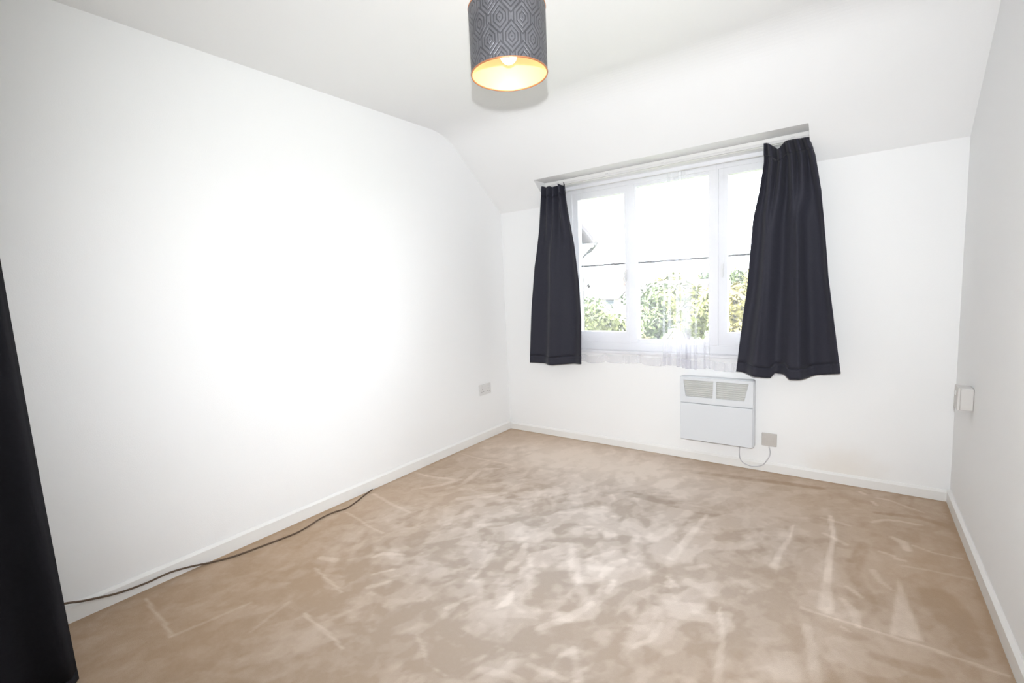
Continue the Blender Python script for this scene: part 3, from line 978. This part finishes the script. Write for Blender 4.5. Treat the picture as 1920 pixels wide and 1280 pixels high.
def tree(name, label, x, y, gz, top, rad, m, leaves, size, seed, group=None):
    rs = random.Random(seed)
    h = top - gz
    t = thing(name, label, 'tree', (x, y, gz), 0, group)
    bm = bmesh.new()
    tube(bm, [(0, 0, 0), (0.05, 0, h * 0.35), (-0.03, 0.04, h * 0.8)], [0.03 * h, 0.02 * h, 0.006 * h], 8)
    for k in range(5):
        a = rs.uniform(0, 6.28); zz = h * rs.uniform(0.35, 0.6)
        tube(bm, [(0, 0, zz), (rad * 0.55 * math.cos(a), rad * 0.55 * math.sin(a), zz + h * 0.2)], [0.012 * h, 0.004 * h], 6)
    link('trunk', bm, M_bark, t)
    lobes = [(rs.uniform(-0.5, 0.5) * rad, rs.uniform(-0.5, 0.5) * rad, h * rs.uniform(0.5, 0.88), rad * rs.uniform(0.35, 0.6)) for _ in range(11)]
    lobes.append((0, 0, h - rad * 0.45, rad * 0.45))
    vs_, fs_ = [], []
    for k in range(leaves):
        lx, ly, lz, lr = rs.choice(lobes)
        d = Vector((rs.gauss(0, 1), rs.gauss(0, 1), rs.gauss(0, 1))).normalized()
        p = Vector((lx, ly, lz)) + d * lr * rs.uniform(0.6, 1.0)
        nrm = (d + Vector((rs.uniform(-.7, .7), rs.uniform(-.7, .7), rs.uniform(-.3, .9)))).normalized()
        s = nrm.cross(Vector((rs.uniform(-1, 1), rs.uniform(-1, 1), rs.uniform(-1, 1)))).normalized()
        w = nrm.cross(s)
        z = size * rs.uniform(0.7, 1.3)
        i0 = len(vs_)
        vs_ += [p - s * z, p + w * z * 0.45 + nrm * z * 0.1, p + s * z, p - w * z * 0.45 + nrm * z * 0.1]
        fs_.append((i0, i0 + 1, i0 + 2, i0 + 3))
    mesh = bpy.data.meshes.new('foliage')
    mesh.from_pydata([tuple(v) for v in vs_], [], fs_)
    mesh.materials.append(m)
    o = bpy.data.objects.new('foliage', mesh)
    COL.objects.link(o)
    o.parent = t
    o['kind'] = 'stuff'
    return t


tree('garden_tree', 'low yellow-green bush outside the left window light', -4.75, 12.0, GZ, 0.35, 1.25, M_leafs[0], 1600, 0.10, 1)
tree('garden_tree', 'green tree rising behind the net in the middle window light', -3.05, 12.6, GZ, 1.35, 1.0, M_leafs[1], 1700, 0.10, 2)
tree('garden_tree', 'yellow-green tree just left of the right mullion outside', -1.75, 11.6, GZ, 1.30, 0.9, M_leafs[0], 1700, 0.10, 3)
tree('garden_tree', 'bright yellow tree outside beside the wide curtain', -0.35, 11.8, GZ, 1.20, 0.85, M_leafs[2], 1700, 0.10, 4)
tree('garden_tree', 'low pale green shrub in front of the garden trees outside', -2.9, 9.8, GZ, -0.15, 0.85, M_leafs[2], 1300, 0.09, 5)
FAR = [(-30, 62, 0.9), (-27.5, 58, 1.0), (-25, 66, 1.6), (-22.5, 60, 1.1), (-20, 64, 2.0), (-17.5, 60, 2.4), (-15, 66, 2.2), (-12.5, 60, 2.6),
       (-10, 63, 2.5), (-7.5, 60, 2.3), (-26, 45, -0.6), (-21, 44, -0.4), (-17, 46, 0.3), (-13, 44, 0.6), (-9, 45, 0.6), (-6, 44, 0.5)]


def ground_z(x, y):
    t = min(1, max(0, (y - 22) / 110)); t = t * t * (3 - 2 * t)
    return GZ + 6.2 * t * (1 + 0.15 * math.sin(x * 0.06)) + 0.3 * math.sin(x * 0.3) * math.sin(y * 0.2) * min(1, y / 40) - 0.15


for k, (x, y, top) in enumerate(FAR):
    tree('hillside_tree', 'small distant green tree on the hillside seen through the window', x, y, ground_z(x, y), top, 1.7,
         M_leafs[(0, 1, 3, 1, 2)[k % 5]], 420, 0.30, 100 + k, 'distant hillside trees')

M_hw = [mat('render_cream', (0.72, 0.68, 0.60), rough=0.9, noise=(2, 0.05)), mat('render_brick', (0.16, 0.11, 0.09), rough=0.9, noise=(6, 0.15))]
M_roof = mat('roof_tiles', (0.045, 0.042, 0.045), rough=0.9, noise=(5, 0.15))
M_pane = mat('dark_pane', (0.12, 0.14, 0.16), rough=0.1)


def house(name, label, x, y, gz, w, d, eave, ridge, m, rz=0.0, group=None):
    t = thing(name, label, 'house', (x, y, gz), rz, group)
    bm = bmesh.new()
    prism(bm, [(-d / 2, 0), (d / 2, 0), (d / 2, eave), (0, ridge - 0.1), (-d / 2, eave)], 'x', -w / 2, w / 2)
    link('walls', bm, m, t)
    bm = bmesh.new()
    o = 0.4; k = (ridge - eave) / (d / 2)
    for s in (-1, 1):
        prism(bm, [(s * (d / 2 + o), eave - k * o), (0, ridge), (0, ridge + 0.14), (s * (d / 2 + o), eave - k * o + 0.14)], 'x', -w / 2 - 0.25, w / 2 + 0.25)
    link('roof', bm, M_roof, t)
    link('chimney', bbox(w * 0.25, w * 0.25 + 0.7, -0.35, 0.35, ridge - 0.5, ridge + 1.0), M_hw[1], t)
    for wx in (-w * 0.27, w * 0.27):
        for wz in (0.9, eave - 1.6):
            f = link('window', bbox(wx - 0.6, wx + 0.6, -d / 2 - 0.03, -d / 2 + 0.02, wz, wz + 1.15), M_frame, t)
            link('pane', bbox(wx - 0.52, wx + 0.52, -d / 2 - 0.045, -d / 2 - 0.031, wz + 0.08, wz + 1.07), M_pane, f)
    return t


house('hillside_house', 'small pale house at the left among trees on the hillside', -28.5, 52, ground_z(-28.5, 52), 5, 5, 2.0, 3.3, M_hw[0], 0.2)
house('hillside_house', 'pale house beside the left mullion on the hillside', -21.6, 50, ground_z(-21.6, 50), 5, 5, 1.8, 3.1, M_hw[0], -0.1)
house('hillside_house', 'reddish brick house on the hillside behind the net curtain', -15.0, 54, ground_z(-15, 54), 7, 6, 2.0, 3.4, M_hw[1], 0.1)

# neighbouring house: steep roof and eave corner at the left of the view
nb = thing('neighbour_house', 'eave corner of the neighbouring house just right of the narrow curtain', 'house', (-2.96, 7.0, GZ))
nb.rotation_euler[2] = math.radians(30)
bm = bmesh.new()
prism(bm, [(-5.0, 0), (0, 0), (0, 4.9), (-2.5, 8.0), (-5.0, 4.9)], 'y', 0, 2.4)
link('walls', bm, M_hw[0], nb)
bm = bmesh.new()
ke = 1.30
prism(bm, [(0.34, 4.95), (0.34, 5.07), (-2.5, 5.07 + ke * 2.84), (-2.5, 4.95 + ke * 2.84)], 'y', -0.15, 2.6)
prism(bm, [(-5.34, 4.95), (-5.34, 5.07), (-2.5, 5.07 + ke * 2.84), (-2.5, 4.95 + ke * 2.84)], 'y', -0.15, 2.6)
link('roof', bm, M_roof, nb)
link('soffit_board', bbox(0.001, 0.34, -0.12, 2.55, 4.86, 4.93), M_frame, nb)
bm = bmesh.new(); tube(bm, [(0.39, -0.15, 4.93), (0.39, 2.6, 4.93)], 0.055, 10)
link('gutter', bm, M_slot, nb)
bm = bmesh.new(); tube(bm, [(0.36, 0.15, 4.88), (0.06, 0.15, 4.6), (0.06, 0.15, 0.0)], 0.035, 10)
link('downpipe', bm, M_slot, nb)
